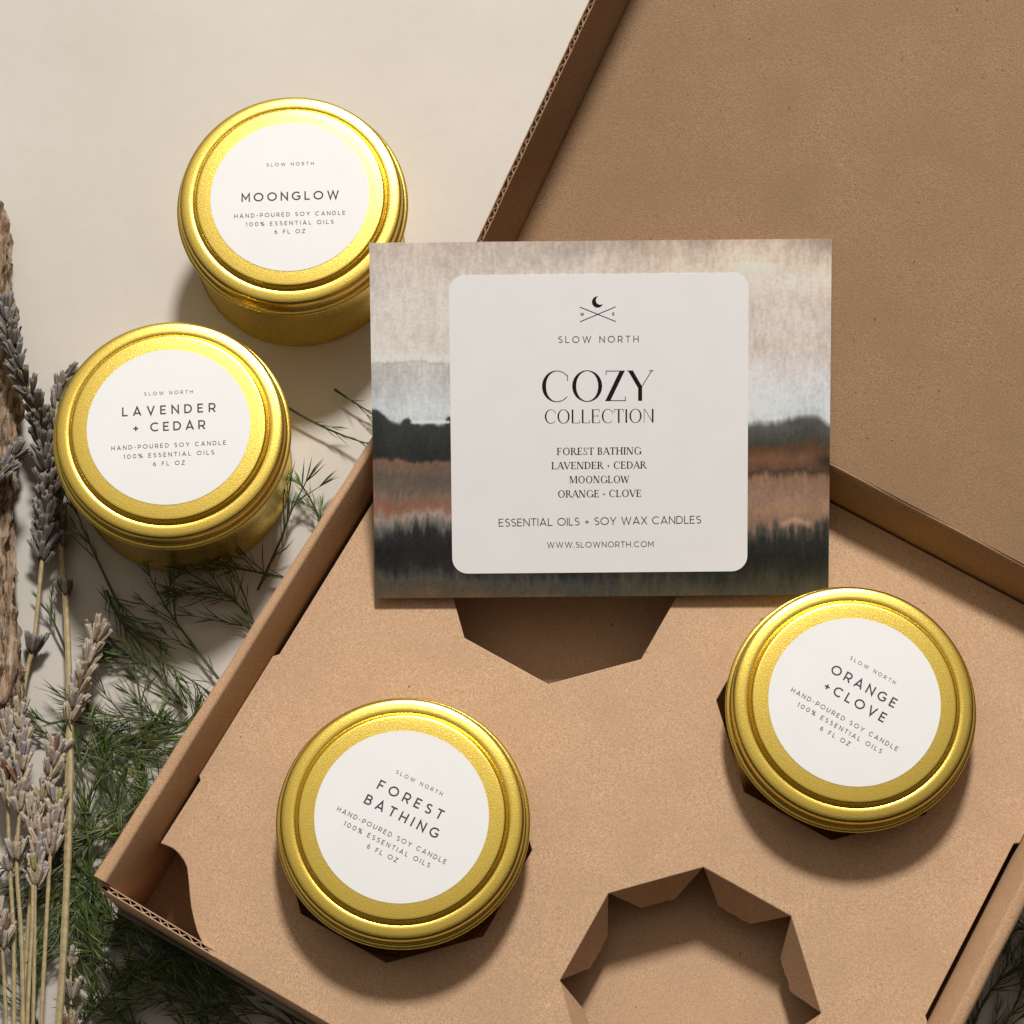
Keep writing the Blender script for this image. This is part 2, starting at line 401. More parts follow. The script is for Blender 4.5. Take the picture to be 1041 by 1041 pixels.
class Glyphs:
    """a drawn roman alphabet with thick and thin strokes, cap height 1"""
    def __init__(s, thick, thin, serif, wide=1.0, sthick=0.05):
        s.T, s.t, s.S, s.W, s.st = thick, thin, serif, wide, sthick
        s.polys = []
    def rect(s, x0, x1, y0, y1): s.polys.append([(x0, y0), (x1, y0), (x1, y1), (x0, y1)])
    def serif(s, x0, x1, y, up):
        if s.S <= 0: return
        d = s.S; h = s.st
        if up > 0: s.polys.append([(x0 - d, y), (x1 + d, y), (x1 + d, y + h), (x1, y + h * 2.4), (x0, y + h * 2.4), (x0 - d, y + h)])
        else: s.polys.append([(x0 - d, y), (x0 - d, y - h), (x0, y - h * 2.4), (x1, y - h * 2.4), (x1 + d, y - h), (x1 + d, y)][::-1])
    def stem(s, x, w, y0=0, y1=1, sb=True, st=True):
        s.rect(x, x + w, y0, y1)
        if sb: s.serif(x, x + w, y0, 1)
        if st: s.serif(x, x + w, y1, -1)
    def diag(s, x0, y0, x1, y1, w): s.polys.append([(x0 - w / 2, y0), (x0 + w / 2, y0), (x1 + w / 2, y1), (x1 - w / 2, y1)])
    def arc(s, cx, cy, rx, ry, a0, a1, tl, tr=None, th=None, n=22):
        tr = tl if tr is None else tr; th = s.t if th is None else th
        for i in range(n):
            q = []
            for a in (a0 + (a1 - a0) * i / n, a0 + (a1 - a0) * (i + 1) / n):
                c, sn = math.cos(math.radians(a)), math.sin(math.radians(a))
                w = th * (1 - abs(c) ** 1.6) + (tr if c > 0 else tl) * abs(c) ** 1.6
                q.append(((cx + rx * c, cy + ry * sn), (cx + (rx - w) * c, cy + (ry - w) * sn)))
            s.polys.append([q[0][0], q[1][0], q[1][1], q[0][1]])
    def glyph(s, ch):
        T, t_, W = s.T, s.t, s.W; s.polys = []
        R = s.rect
        if ch in 'EFL':
            s.stem(0.07, T); w = {'E': .56, 'F': .54, 'L': .56}[ch] * W
            if ch in 'EF':
                R(0.07, w, 1 - t_, 1); R(w - t_, w, .80, 1 - t_); R(0.07 + T, w * .84, .50, .50 + t_); R(w * .84 - t_, w * .84, .42, .60)
            if ch in 'EL': R(0.07, w + .03, 0, t_); R(w + .03 - t_, w + .03, t_, .24)
            return w + .08
        if ch == 'I': s.stem(0.08, T); return .16 + T
        if ch == 'H':
            s.stem(.07, T); s.stem(.07 + .52 * W, T); R(.07 + T, .07 + .52 * W, .5, .5 + t_); return .14 + .52 * W + T
        if ch == 'N':
            w = .60 * W; s.stem(.08, t_, sb=True); s.stem(.08 + w, t_, st=True, sb=False)
            if s.S <= 0: s.diag(.08 + t_, 1, .08 + w, 0, t_ * 1.3); s.rect(.08 + w + t_ - T, .08 + w + t_, 0, 1)
            else: s.diag(.08 + T * .55, 1, .08 + w + t_ - T * .55, 0, T * 1.15)
            return .18 + w + t_
        if ch == 'M':
            w = .72 * W; s.stem(.06, t_); s.stem(.06 + w, T); s.diag(.06 + t_ + .03, 1, .06 + w / 2, 0.05, T); s.diag(.06 + w - .0, 1, .06 + w / 2, 0.05, t_); return .14 + w + T
        if ch in 'AV':
            w = .68 * W; a, b = (0, 1) if ch == 'A' else (1, 0)
            left, right = (t_, T) if ch == 'A' else (T, t_)
            s.diag(.06, a, .03 + w / 2, b, left); s.diag(w, a, .03 + w / 2, b, right)
            if ch == 'A': R(.06 + .12, w - .12, .32, .32 + t_); s.serif(.04, .08, 0, 1); s.serif(w - T / 2, w + T / 2, 0, 1)
            else: s.serif(.06 - T / 2, .06 + T / 2, 1, -1); s.serif(w - .02, w + .02, 1, -1)
            return w + .06
        if ch == 'W':
            w = .98 * W
            s.diag(.05, 1, .28 * w, 0, T); s.diag(.5 * w, .95, .28 * w, 0, t_); s.diag(.5 * w, .95, .75 * w, 0, T); s.diag(w - .02, 1, .75 * w, 0, t_)
            s.serif(.0, .1, 1, -1); s.serif(w - .05, w, 1, -1); return w + .05
        if ch in 'OCG':
            w = (.40 if ch == 'O' else .39) * W; cx = w + .05
            if ch == 'O': s.arc(cx, .5, w, .52, 0, 360, T, T, n=36); return 2 * w + .10
            s.arc(cx, .5, w, .52, 42, 318, T, t_, n=30); R(cx + w * .72, cx + w * .72 + t_, .68, .86)
            if ch == 'G': s.stem(cx + w * .68, T, 0.04, .42, sb=False); return 2 * w + .10
            return 2 * w * .93 + .08
        if ch == 'S':
            w = .22 * W; cx = w + .06
            s.arc(cx, .745, w, .265, 35, 180, T * .75, t_); s.arc(cx, .255, w, .265, -180 + 35, 0, t_, T * .75, n=18)
            s.polys.append([(cx - w, .745), (cx - w + T * .75, .745), (cx + w, .255), (cx + w - T * .75, .255)]); s.polys[-1] = [(cx - w, .74), (cx - w + .03, .62), (cx + w, .255), (cx + w - T * .8, .27), (cx + w - T, .36), (cx - w + T * .75, .70), (cx - w + T * .75, .745)]
            R(cx + w * .82, cx + w * .82 + t_, .74, .93); R(cx - w * .86 - t_, cx - w * .86, .07, .27); return 2 * w + .12
        if ch == 'T':
            w = .62 * W; s.stem(.02 + w / 2 - T / 2, T, st=False); R(.02, .02 + w, 1 - t_, 1); R(.02, .02 + t_, .78, 1 - t_); R(.02 + w - t_, .02 + w, .78, 1 - t_); return w + .05
        if ch == 'D':
            s.stem(.07, T); w = .42 * W; s.arc(.07 + T + .08, .5, w + .02, .5, -90, 90, T, T); R(.07 + T, .16 + T, 0, t_); R(.07 + T, .16 + T, 1 - t_, 1); return .20 + T + w
        if ch == 'B':
            s.stem(.07, T); w = .25 * W; x = .07 + T
            s.arc(x + .08, .76, w - .02, .24, -90, 90, T, T * .9); s.arc(x + .09, .265, w + .02, .265, -90, 90, T, T * .95)
            for y in (0, .5, 1 - t_): R(x, x + .10, y, y + t_)
            return x + w + .16
        if ch == 'R':
            s.stem(.07, T); w = .26 * W; x = .07 + T
            s.arc(x + .08, .745, w, .255, -90, 90, T, T * .9); R(x, x + .09, .49, .49 + t_); R(x, x + .09, 1 - t_, 1)
            s.diag(x + .14, .5, x + w + .20, 0, T); s.serif(x + w + .16, x + w + .24, 0, 1); return x + w + .26
        if ch == 'Z':
            w = .55 * W; R(.05, w, 1 - t_, 1); R(.03, w + .03, 0, t_); s.diag(w - T * .62, 1, .03 + T * .62, 0, T * 1.25); R(.05, .05 + t_, .86, 1 - t_); R(w + .03 - t_, w + .03, t_, .14); return w + .06
        if ch == 'Y':
            w = .66 * W; cx = w * .52
            s.polys.append([(.02, 1), (.02 + T * 1.25, 1), (cx + T / 2, .47), (cx - T / 2, .42)]); s.diag(cx + T * .3, .44, w, 1, t_ * 1.2); R(cx - T / 2, cx + T / 2, 0, .47)
            R(.0, T * 1.4, 1 - t_, 1); R(w - .10, w + .05, 1 - t_, 1); return w + .06
        if ch == '+':
            R(.06, .30, .36, .36 + t_ * 1.3); R(.18 - t_ * .65, .18 + t_ * .65, .24, .48 + t_); return .36
        return .30
    def write(s, mb, body, cx, cy, width, cap, gap=0.06, z=0.0, rot=0.0):
        x = 0; allp = []
        for ch in body:
            w = s.glyph(ch); allp += [[(x + a, b) for a, b in p] for p in s.polys]; x += w + gap
        xs = [a for p in allp for a, b in p]; x0, x1 = min(xs), max(xs); k = width / (x1 - x0)
        c, sn = math.cos(rot), math.sin(rot)
        for i, p in enumerate(allp):
            q = [((a - (x0 + x1) / 2) * k, (b - .5) * cap) for a, b in p]
            mb.add([(cx + a * c - b * sn, cy + a * sn + b * c, z + 0.0015 * (i % 9)) for a, b in q], [tuple(range(len(q)))])

# ------------------------------------------------------------------ candle tins
def lathe(mb, prof, n=144):
    rings = [[(r * math.cos(2 * math.pi * k / n), r * math.sin(2 * math.pi * k / n), z) for k in range(n)] for r, z in prof]
    mb.loft(rings, cap=True)
TIN_H = 45.0
def dome(r):
    """the lid's top is very slightly domed"""
    return 0.48 * (1 - (r / 31.0) ** 2) if r < 31.0 else 0.0
LID = [(37.6, -9.5), (38.5, -9.6), (38.9, -9.4), (39.05, -9.0), (38.95, -8.55), (38.6, -8.25), (38.0, -8.2), (37.6, -8.05), (37.5, -7.6), (37.5, -6.0), (37.5, -4.0), (37.45, -3.3), (37.25, -2.7), (36.9, -2.25), (36.4, -2.0), (35.4, -1.85), (34.0, -1.75), (33.1, -1.75), (32.6, -1.9), (32.3, -2.15), (32.08, -2.3), (31.88, -2.2), (31.76, -1.8), (31.7, -0.8), (31.62, -0.35), (31.4, -0.1), (31.1, -0.02), (30.6, 0.0), (28, 0), (25, 0), (22, 0), (19, 0), (16, 0), (13, 0), (10, 0), (7, 0), (4, 0), (0.05, 0.0)]
BODY = [(35.0, 0.3), (35.9, 0.35), (36.4, 0.9), (36.45, 1.6), (36.0, 2.2), (36.0, 20), (36.0, 34.0), (35.4, 36.5)]
def candle_tin(label, lines, x, y, z, rot, tilt=(0, 0)):
    tin = thing('candle_tin', label, 'candle tin', (x, y, z), rot, 'gold candle tins')
    m = MB(); lathe(m, BODY); m.build('tin_body', M_GOLD, tin, smooth=True, angle=50)
    m = MB(); lathe(m, [(r, TIN_H + q + dome(r)) for r, q in LID]); lid = m.build('lid', M_GOLD, tin, smooth=True, angle=60)
    m = MB(); lathe(m, [(r, TIN_H + q + dome(r)) for r, q in [(26.5, .02), (26.5, .15)] + [(k, .15) for k in (24, 21, 18, 15, 12, 9, 6, 3, .05)]], 128); lab = m.build('label', M_LABEL, tin, smooth=True, angle=20)
    z_ = TIN_H + .19
    b = MB(); fine = MB()
    sans(fine, 'SLOW NORTH', 0.2, 11.5, 15.8, 1.2, .13, z=z_)
    ys = (0.0,) if len(lines) == 1 else (5.7, 0.0)
    for (txt, w), yy in zip(lines, ys): sans(b, txt, 0.2, yy, w, 3.1, .155, z=z_)
    sans(fine, 'HAND-POURED SOY CANDLE', 0, -6.5, 37.0, 1.45, .135, z=z_); sans(fine, '100% ESSENTIAL OILS', 0, -9.6, 29.2, 1.45, .135, z=z_); sans(fine, '6 FL OZ', 0, -12.6, 10.2, 1.45, .135, z=z_)
    for q in (b, fine): q.v = [(x_, y_, w_ + dome(math.hypot(x_, y_))) for x_, y_, w_ in q.v]
    for ob_ in (lid, lab):                       # every lid sits a little differently
        Rm = Matrix.Rotation(math.radians(tilt[0]), 4, 'X') @ Matrix.Rotation(math.radians(tilt[1]), 4, 'Y')
        T_ = Matrix.Translation((0, 0, (TIN_H - 9) * MM)); ob_.matrix_local = T_ @ Rm @ T_.inverted()
    b.build('lettering', M_INK, lab); fine.build('lettering', M_INK_SOFT, lab)
    return tin
def tin_at(label, lines, px, py, z, rot, tilt=(0, 0)):
    p = un(px, py, z + TIN_H); return candle_tin(label, lines, p[0], p[1], z, math.radians(rot), tilt)
tin_at('gold tin labelled MOONGLOW standing on the cream table behind the printed card', [('MOONGLOW', 32.6)], 295.2, 199, 0.05, 1.5, (2.3, -1.2))
tin_at('gold tin labelled LAVENDER + CEDAR standing on the table beside dried lavender', [('LAVENDER', 30.3), ('+ CEDAR', 23.4)], 171.5, 433.5, 0.05, 3, (0.9, -0.2))
tin_at('gold tin labelled FOREST BATHING set in a hole of the insert', [('FOREST', 22.0), ('BATHING', 25.0)], 408.5, 830, 14.05, -26.5, (0.2, -0.4))
tin_at('gold tin labelled ORANGE + CLOVE set in the insert under the card corner', [('ORANGE', 22.4), ('+CLOVE', 21.2)], 868.5, 713, 14.05, -30.5, (0.6, 0.5))

# ------------------------------------------------------------------ printed card
PB = np.array([28.6, -41.5, 41.6]); PT = np.array([27.6, 59.7, 91.3])
cv = (PT - PB); CL = np.linalg.norm(cv); cu_ = np.array([1.0, 0, 0]); cv = cv / CL
cu_ = cu_ - cv * np.dot(cu_, cv); cu_ /= np.linalg.norm(cu_); cn = np.cross(cu_, cv)
CWID = 144.4
card = thing('printed_card', 'printed card with watercolour landscape and white panel leaning against the open lid', 'card')
card.matrix_world = Matrix(((cu_[0], cv[0], cn[0], (PB[0] + cv[0] * CL / 2) * MM), (cu_[1], cv[1], cn[1], (PB[1] + cv[1] * CL / 2) * MM), (cu_[2], cv[2], cn[2], (PB[2] + cv[2] * CL / 2) * MM), (0, 0, 0, 1)))
# the painted field: computed per vertex on a fine grid
NX, NY = 420, 330
def vnoise(nx, ny, fx, fy, seed):
    r = np.random.default_rng(seed); g = r.random((int(fy) + 3, int(fx) + 3))
    x = np.linspace(0, fx, nx); y = np.linspace(0, fy, ny); xi = x.astype(int); yi = y.astype(int)
    tx = x - xi; ty = y - yi; tx = tx * tx * (3 - 2 * tx); ty = (ty * ty * (3 - 2 * ty))[:, None]
    a = g[np.ix_(yi, xi)]; b = g[np.ix_(yi, xi + 1)]; c = g[np.ix_(yi + 1, xi)]; d = g[np.ix_(yi + 1, xi + 1)]
    return (a * (1 - tx) + b * tx) * (1 - ty) + (c * (1 - tx) + d * tx) * ty - 0.5
def fbm(fx, fy, seed, o=4):
    s = 0; w = 1.0
    for k in range(o): s = s + w * vnoise(NX, NY, fx * 2 ** k, fy * 2 ** k, seed + 31 * k); w *= 0.55
    return s
LEFT = [(246, 190, 172, 158), (262, 196, 182, 170), (300, 203, 192, 183), (350, 208, 197, 188), (364, 216, 205, 196), (368, 186, 180, 172), (384, 184, 181, 177), (402, 190, 190, 188), (420, 197, 200, 201), (427, 190, 192, 192), (431, 62, 63, 61), (446, 54, 55, 52), (461, 46, 46, 43), (464, 58, 52, 46), (467, 126, 96, 78), (476, 116, 95, 82), (486, 100, 88, 78), (499, 108, 94, 83), (507, 128, 104, 88), (514, 140, 97, 80), (520, 142, 104, 88), (527, 152, 138, 126), (536, 104, 100, 95), (546, 45, 44, 44), (562, 32, 31, 31), (577, 38, 36, 35), (590, 76, 72, 65), (600, 82, 72, 58), (607, 98, 78, 58)]
RIGHT = [(246, 176, 156, 140), (256, 192, 172, 156), (272, 205, 188, 170), (290, 212, 198, 186), (310, 203, 188, 175), (332, 206, 194, 185), (352, 201, 186, 174), (376, 206, 196, 192), (398, 205, 203, 203), (416, 200, 205, 205), (428, 190, 192, 190), (436, 92, 92, 86), (452, 74, 71, 64), (457, 92, 66, 47), (468, 124, 88, 66), (476, 108, 78, 60), (480, 84, 62, 48), (486, 148, 113, 90), (505, 156, 123, 102), (522, 160, 124, 98), (533, 140, 112, 92), (539, 92, 84, 74), (550, 46, 45, 40), (566, 32, 32, 28), (581, 42, 41, 34), (595, 72, 67, 53), (607, 88, 78, 58)]
yy = np.linspace(607, 246, NY)[:, None] * np.ones((1, NX)); xx = np.linspace(376, 844, NX)[None, :] * np.ones((NY, 1))
streak = fbm(200, 34, 3, 2); broad = fbm(9, 7, 5, 4); ragged = fbm(110, 16, 9, 4); grain = fbm(210, 165, 21, 1)
def prof(P, yv):
    ys = [p[0] for p in P]; return np.stack([np.interp(yv, ys, [p[k] for p in P]) for k in (1, 2, 3)], -1)
amp = np.interp(yy, [246, 360, 425, 432, 470, 540, 607], [14, 6, 3, 3.5, 6, 15, 10])
wl_ = np.clip((xx - 560) / 120, 0, 1); wl_ = (wl_ * wl_ * (3 - 2 * wl_))[..., None]
yw = yy + amp * (ragged * 0.8 + broad * 0.9)
# tufts of dark wash rising over the pale sky, left corner and right hill
yw_l = yw + 26 * np.exp(-((xx - 376) / 14) ** 2) * np.clip(1 - np.abs(yy - 425) / 34, 0, 1) + 9 * np.exp(-((xx - 411) / 5) ** 2) * np.clip(1 - np.abs(yy - 426) / 14, 0, 1) + 10 * np.exp(-((xx - 455) / 5) ** 2) * np.clip(1 - np.abs(yy - 424) / 14, 0, 1)
yw_r = yw + (13 * np.exp(-((xx - 822) / 20) ** 2) - 7 * np.exp(-((xx - 842) / 7) ** 2)) * np.clip(1 - np.abs(yy - 432) / 26, 0, 1) + 12 * np.exp(-((xx - 845) / 14) ** 2) * np.clip(1 - np.abs(yy - 535) / 26, 0, 1)
c8 = prof(LEFT, yw_l) * (1 - wl_) + prof(RIGHT, yw_r) * wl_
bright = np.clip(c8.mean(-1, keepdims=True) / 200, 0.25, 1)
c8 = c8 * (1 + (0.04 * streak + 0.07 * broad)[..., None]) + (streak * 5 + grain * 16 + 7 * fbm(26, 20, 63, 3))[..., None] * (0.45 + 0.55 * bright)
c8 = c8 + np.stack([broad * 3, broad * 0.5, -broad * 2], -1)
def blend(mask, col):
    global c8
    c8 = c8 * (1 - mask[..., None]) + np.array(col) * mask[..., None]
def band(x0, x1, yfun, h0, h1, soft=3):
    d = yy - yfun; a = np.clip(d / h0 + 1, 0, 1) * np.clip(1 - d / h1, 0, 1)
    return a * np.clip((xx - x0) / soft, 0, 1) * np.clip((x1 - xx) / soft, 0, 1)
blend(band(414, 457, 427.0 + 1.6 * vnoise(NX, NY, 30, 1, 77), 3.0, 1.8) * 1.0, (230, 227, 225))       # white gap above the dark band
blend(band(736, 801, 271 + 5 * np.sin((xx - 745) / 17.0) * np.clip((xx - 770) / 30, 0, 1) - 2, 1.6, 15, 16) * 0.7, (222, 211, 200))  # pale cloud rim
blend(band(376, 457, 366.5 + 5 * vnoise(NX, NY, 60, 1, 78), 1.0, 1.5) * 0.5, (158, 152, 146))
blend(band(791, 828, 532 + 2.0 * np.sin(xx / 5), 5, 6, 5) * 0.8, (192, 152, 126))                       # bare ochre patch
blend(band(640, 700, 254 + 3 * np.sin(xx / 9), 4, 12, 22) * 0.5, (196, 172, 152))
tuft = np.clip(fbm(120, 22, 55, 2) * 2.2, 0, 1)
blend(tuft * np.clip(1 - np.abs(yy - 516) / 11, 0, 1) * (1 - wl_[..., 0]) * 0.25, (160, 84, 64))
blend(np.clip(fbm(14, 8, 91, 3) * 2.4, 0, 1) * np.clip(1 - np.abs(yy - 466) / 12, 0, 1) * wl_[..., 0] * 0.18, (146, 84, 54))
blend(np.exp(-((xx - 842) / 13) ** 2) * np.exp(-((yy - 470) / 8) ** 2) * 0.8, (45, 33, 26))
c8 = np.clip(c8, 18, 245) / 255
cl = np.where(c8 <= 0.04045, c8 / 12.92, ((c8 + 0.055) / 1.055) ** 2.4); cl = cl * (1.12 + 0.30 * np.clip((cl.mean(-1, keepdims=True) - 0.12) / 0.4, 0, 1)); cl = cl * np.array([0.99, 1.03, 1.075]); cl = np.minimum(cl, 0.93)
gx = np.linspace(-CWID / 2, CWID / 2, NX); gy = np.linspace(-CL / 2, CL / 2, NY); TH = 0.42
def warp(x, y): return 0.35 * math.sin(y * 0.03 + 0.8) * 0.0
verts = [(x * MM, y * MM, 0) for y in gy for x in gx]
faces = [(j * NX + i, j * NX + i + 1, (j + 1) * NX + i + 1, (j + 1) * NX + i) for j in range(NY - 1) for i in range(NX - 1)]
rim = [i for i in range(NX)] + [(j * NX + NX - 1) for j in range(1, NY)] + [((NY - 1) * NX + i) for i in range(NX - 2, -1, -1)] + [j * NX for j in range(NY - 2, 0, -1)]
nb = len(verts); verts += [(verts[i][0], verts[i][1], -TH * MM) for i in rim]; nr = len(rim)
faces += [(rim[(k + 1) % nr], rim[k], nb + k, nb + (k + 1) % nr) for k in range(nr)]; nf = len(faces)
faces.append(tuple(nb + k for k in range(nr))[::-1])
me = bpy.data.meshes.new('painted_sheet'); me.from_pydata(verts, [], faces)
ca = me.color_attributes.new('paint', 'FLOAT_COLOR', 'POINT')
buf = np.ones((len(verts), 4), np.float32); buf[:NX * NY, :3] = cl.reshape(-1, 3); buf[NX * NY:, :3] = (0.62, 0.56, 0.50)
ca.data.foreach_set('color', buf.ravel())
m_, nt, bs = newmat('watercolour_print'); at = N(nt, 'ShaderNodeAttribute', attribute_name='paint'); tc = N(nt, 'ShaderNodeTexCoord').outputs['Object']
pg = noise(nt, tc, 1.3, 3.0, 0.7)
nt.links.new(mix(nt, at.outputs['Color'], ramp(nt, pg.outputs['Fac'], [(0.3, (0.84,) * 3), (0.7, (1, 1, 1))]).outputs['Color'], 0.7, 'MULTIPLY'), bs.inputs['Base Color'])
bs.inputs['Roughness'].default_value = 0.55; bs.inputs['Specular IOR Level'].default_value = 0.3
me.materials.append(m_)
cs = bpy.data.objects.new('painted_sheet', me); COL.objects.link(cs); cs.parent = card
KX = CWID / 466.5; KY = CL / 358.5
def cl_(px, py): return (px - 611.0) * KX, (427.0 - py) * KY
def rrect(x0, x1, y0, y1, r, n=10):
    pts = []
    for cx, cy, a in ((x1 - r, y1 - r, 0), (x0 + r, y1 - r, 90), (x0 + r, y0 + r, 180), (x1 - r, y0 + r, 270)):
        for k in range(n + 1):
            q = math.radians(a + 90 * k / n); pts.append((cx + r * math.cos(q), cy + r * math.sin(q)))
    return pts
xa, ya = cl_(457.6, 581.6); xb, yb = cl_(760.6, 280.6)
m = MB(); m.prism(rrect(xa, xb, ya, yb, 5.0), 0.02, 0.07); wp = m.build('white_panel', M_PANEL, card)
Z_ = 0.085
def zc(zx, zy): return cl_(440 + zx / 3.0618, 260 + zy / 3.0618)
KZ = KX / 3.0618
def cs_line(mat, txt, x0, x1, y, cap, **k):
    mb = MB(); cx, cy = zc((x0 + x1) / 2, y); sans(mb, txt, cx, cy, (x1 - x0) * KZ, cap * KZ, z=Z_, **k); mb.build('lettering', mat, wp)
cs_line(M_INK, 'SLOW NORTH', 391, 641, 262, 21, weight=.12)
cs_line(M_INK, 'ESSENTIAL OILS + SOY WAX CANDLES', 201, 836, 824, 25, weight=.11, rot=math.radians(.4))
cs_line(M_INK, 'WWW.SLOWNORTH.COM', 352, 687, 897, 18.5, weight=.12)
big = Glyphs(0.135, 0.026, 0.0, wide=1.26); mid = Glyphs(0.115, 0.036, 0.0, wide=1.08); ser = Glyphs(0.145, 0.065, 0.06)
def gl_line(g, mb, txt, x0, x1, y, cap, gap=.06):
    mb = MB(); cx, cy = zc((x0 + x1) / 2, y); g.write(mb, txt, cx, cy, (x1 - x0) * KZ, cap * KZ, gap, Z_); mb.build('lettering', M_BLACK, wp)
gl_line(big, None, 'COZY', 340, 687, 405, 95, 0.02)
gl_line(mid, None, 'COLLECTION', 348, 687, 498, 43, 0.03)
for txt, x0, x1, y in (('FOREST BATHING', 385, 650, 606), ('LAVENDER + CEDAR', 368, 666, 650), ('MOONGLOW', 424, 611, 694), ('ORANGE + CLOVE', 388, 648, 738)):
    gl_line(ser, None, txt, x0, x1, y, 22.8, .045)
# emblem: moon over crossed lines between W and E
em = MB()
cx, cy = zc(514, 148); r = 17.5 * KZ
ax_, dd, r2 = math.radians(32), 0.56 * r, r * 0.78
ox, oy = cx + dd * math.cos(ax_), cy + dd * math.sin(ax_); aa = (r * r - r2 * r2 + dd * dd) / (2 * dd)
ha, hb2 = math.acos(aa / r), math.atan2(math.sqrt(r * r - aa * aa), aa - dd)
o1 = [(cx + r * math.cos(ax_ + ha + (2 * math.pi - 2 * ha) * k / 40), cy + r * math.sin(ax_ + ha + (2 * math.pi - 2 * ha) * k / 40)) for k in range(41)]
o2 = [(ox + r2 * math.cos(ax_ + hb2 + (2 * math.pi - 2 * hb2) * k / 40), oy + r2 * math.sin(ax_ + hb2 + (2 * math.pi - 2 * hb2) * k / 40)) for k in range(41)]
for k in range(len(o1) - 1):
    em.add([(*o1[k], Z_), (*o1[k + 1], Z_), (*o2[k + 1], Z_), (*o2[k], Z_)], [(0, 1, 2, 3)])
for i, (p, q) in enumerate((((459, 163), (570, 208)), ((459, 208), (570, 163)))):
    A_, B_ = np.array(zc(*p)), np.array(zc(*q)); d = (B_ - A_) / np.linalg.norm(B_ - A_); nn = np.array([-d[1], d[0]]) * 0.14
    em.add([(*w, Z_ + 0.002 * i) for w in (A_ - nn, B_ - nn, B_ + nn, A_ + nn)], [(0, 1, 2, 3)])
for ch, zx in (('W', 466), ('E', 563)):
    q = zc(zx, 185); sans(em, ch, q[0], q[1], 12 * KZ if ch == 'W' else 6.5 * KZ, 9.5 * KZ, .22, z=Z_)
em.build('emblem', M_BLACK, wp)

# ------------------------------------------------------------------ driftwood at the left edge
def bark():
    edge = [(205, 3), (211, 7), (240, 11.5), (290, 13.5), (340, 20), (380, 21.5), (420, 22), (480, 19.5), (520, 17), (560, 14.5), (600, 16.5), (620, 18), (650, 21.5), (690, 24), (712, 23.5), (728, 20), (736, 14)]
    m = MB(); rings = []; n = 56
    rs = np.random.default_rng(4); ph = rs.random(12) * 6.28
    ny = 190; amp_a = rs.random((ny + 1, 8))
    gn = rs.random((70, 60)) - .5; gf = rs.random((200, 60)) - .5
    def sm(g, a, b):
        ai = int(a); bi = int(b); ta, tb = a - ai, b - bi; H, W = g.shape
        f = lambda i, j: g[i % H, j % W]
        return (f(ai, bi) * (1 - tb) + f(ai, bi + 1) * tb) * (1 - ta) + (f(ai + 1, bi) * (1 - tb) + f(ai + 1, bi + 1) * tb) * ta
    for k in range(ny + 1):
        py = 205 + (736 - 205) * k / ny
        ex_ = np.interp(py, [e[0] for e in edge], [e[1] for e in edge]); q = un(ex_, py, 11)
        r = 13.0 * min(1.0, 0.35 + (k + 1) / 5.0, 0.2 + (ny - k + 1) / 9.0)
        c = q + np.array([-13.0, 0, 0]); c[2] = 11.5
        ring = []
        for i in range(n):
            a = 2 * math.pi * i / n
            ridge = abs(math.sin(5 * a + 1.8 * sm(gn, k / 14, 3 + i / n * 4) * 3 + ph[0])) ** .7
            d = 1 - 0.20 * (1 - ridge) + 0.16 * sm(gn, k / 9, i / n * 59.999 / 4) + 0.20 * sm(gf, k / 3.0, (i / n * 29)) + 0.05 * sm(gf, k / .9, i / n * 59)
            flat = 0.86
            ring.append((c[0] + r * d * math.cos(a), c[1], max(0.1, c[2] + flat * r * d * math.sin(a))))
        rings.append(ring)
    m.loft(rings)
    mt, nt, bs = newmat('weathered_bark'); tc = N(nt, 'ShaderNodeTexCoord').outputs['Object']
    mp = N(nt, 'ShaderNodeMapping'); mp.inputs['Scale'].default_value = (1, .11, 1); nt.links.new(tc, mp.inputs['Vector'])
    g = noise(nt, mp.outputs['Vector'], 0.75, 5.0, 0.65); b = noise(nt, tc, 0.14, 4.0, .6); f = noise(nt, tc, 1.2, 3, .7)
    c = ramp(nt, g.outputs['Fac'], [(0.36, (0.035, 0.022, 0.014)), (0.43, (0.17, 0.115, 0.075)), (0.55, (0.37, 0.285, 0.20)), (0.70, (0.55, 0.46, 0.36))]).outputs['Color']
    c = mix(nt, c, (0.30, 0.18, 0.11), ramp(nt, b.outputs['Fac'], [(0.42, (0, 0, 0)), (0.7, (0.6,) * 3)]).outputs['Color'])
    nt.links.new(c, bs.inputs['Base Color']); bs.inputs['Roughness'].default_value = .9; bs.inputs['Specular IOR Level'].default_value = .2
    bump(nt, bs, g.outputs['Fac'], 1.0, 1.8)
    o = m.build('bark_piece', mt, smooth=True, angle=60)
    o['label'] = 'long piece of rough brown bark lying on the table at the left edge'; o['category'] = 'bark'
bark()

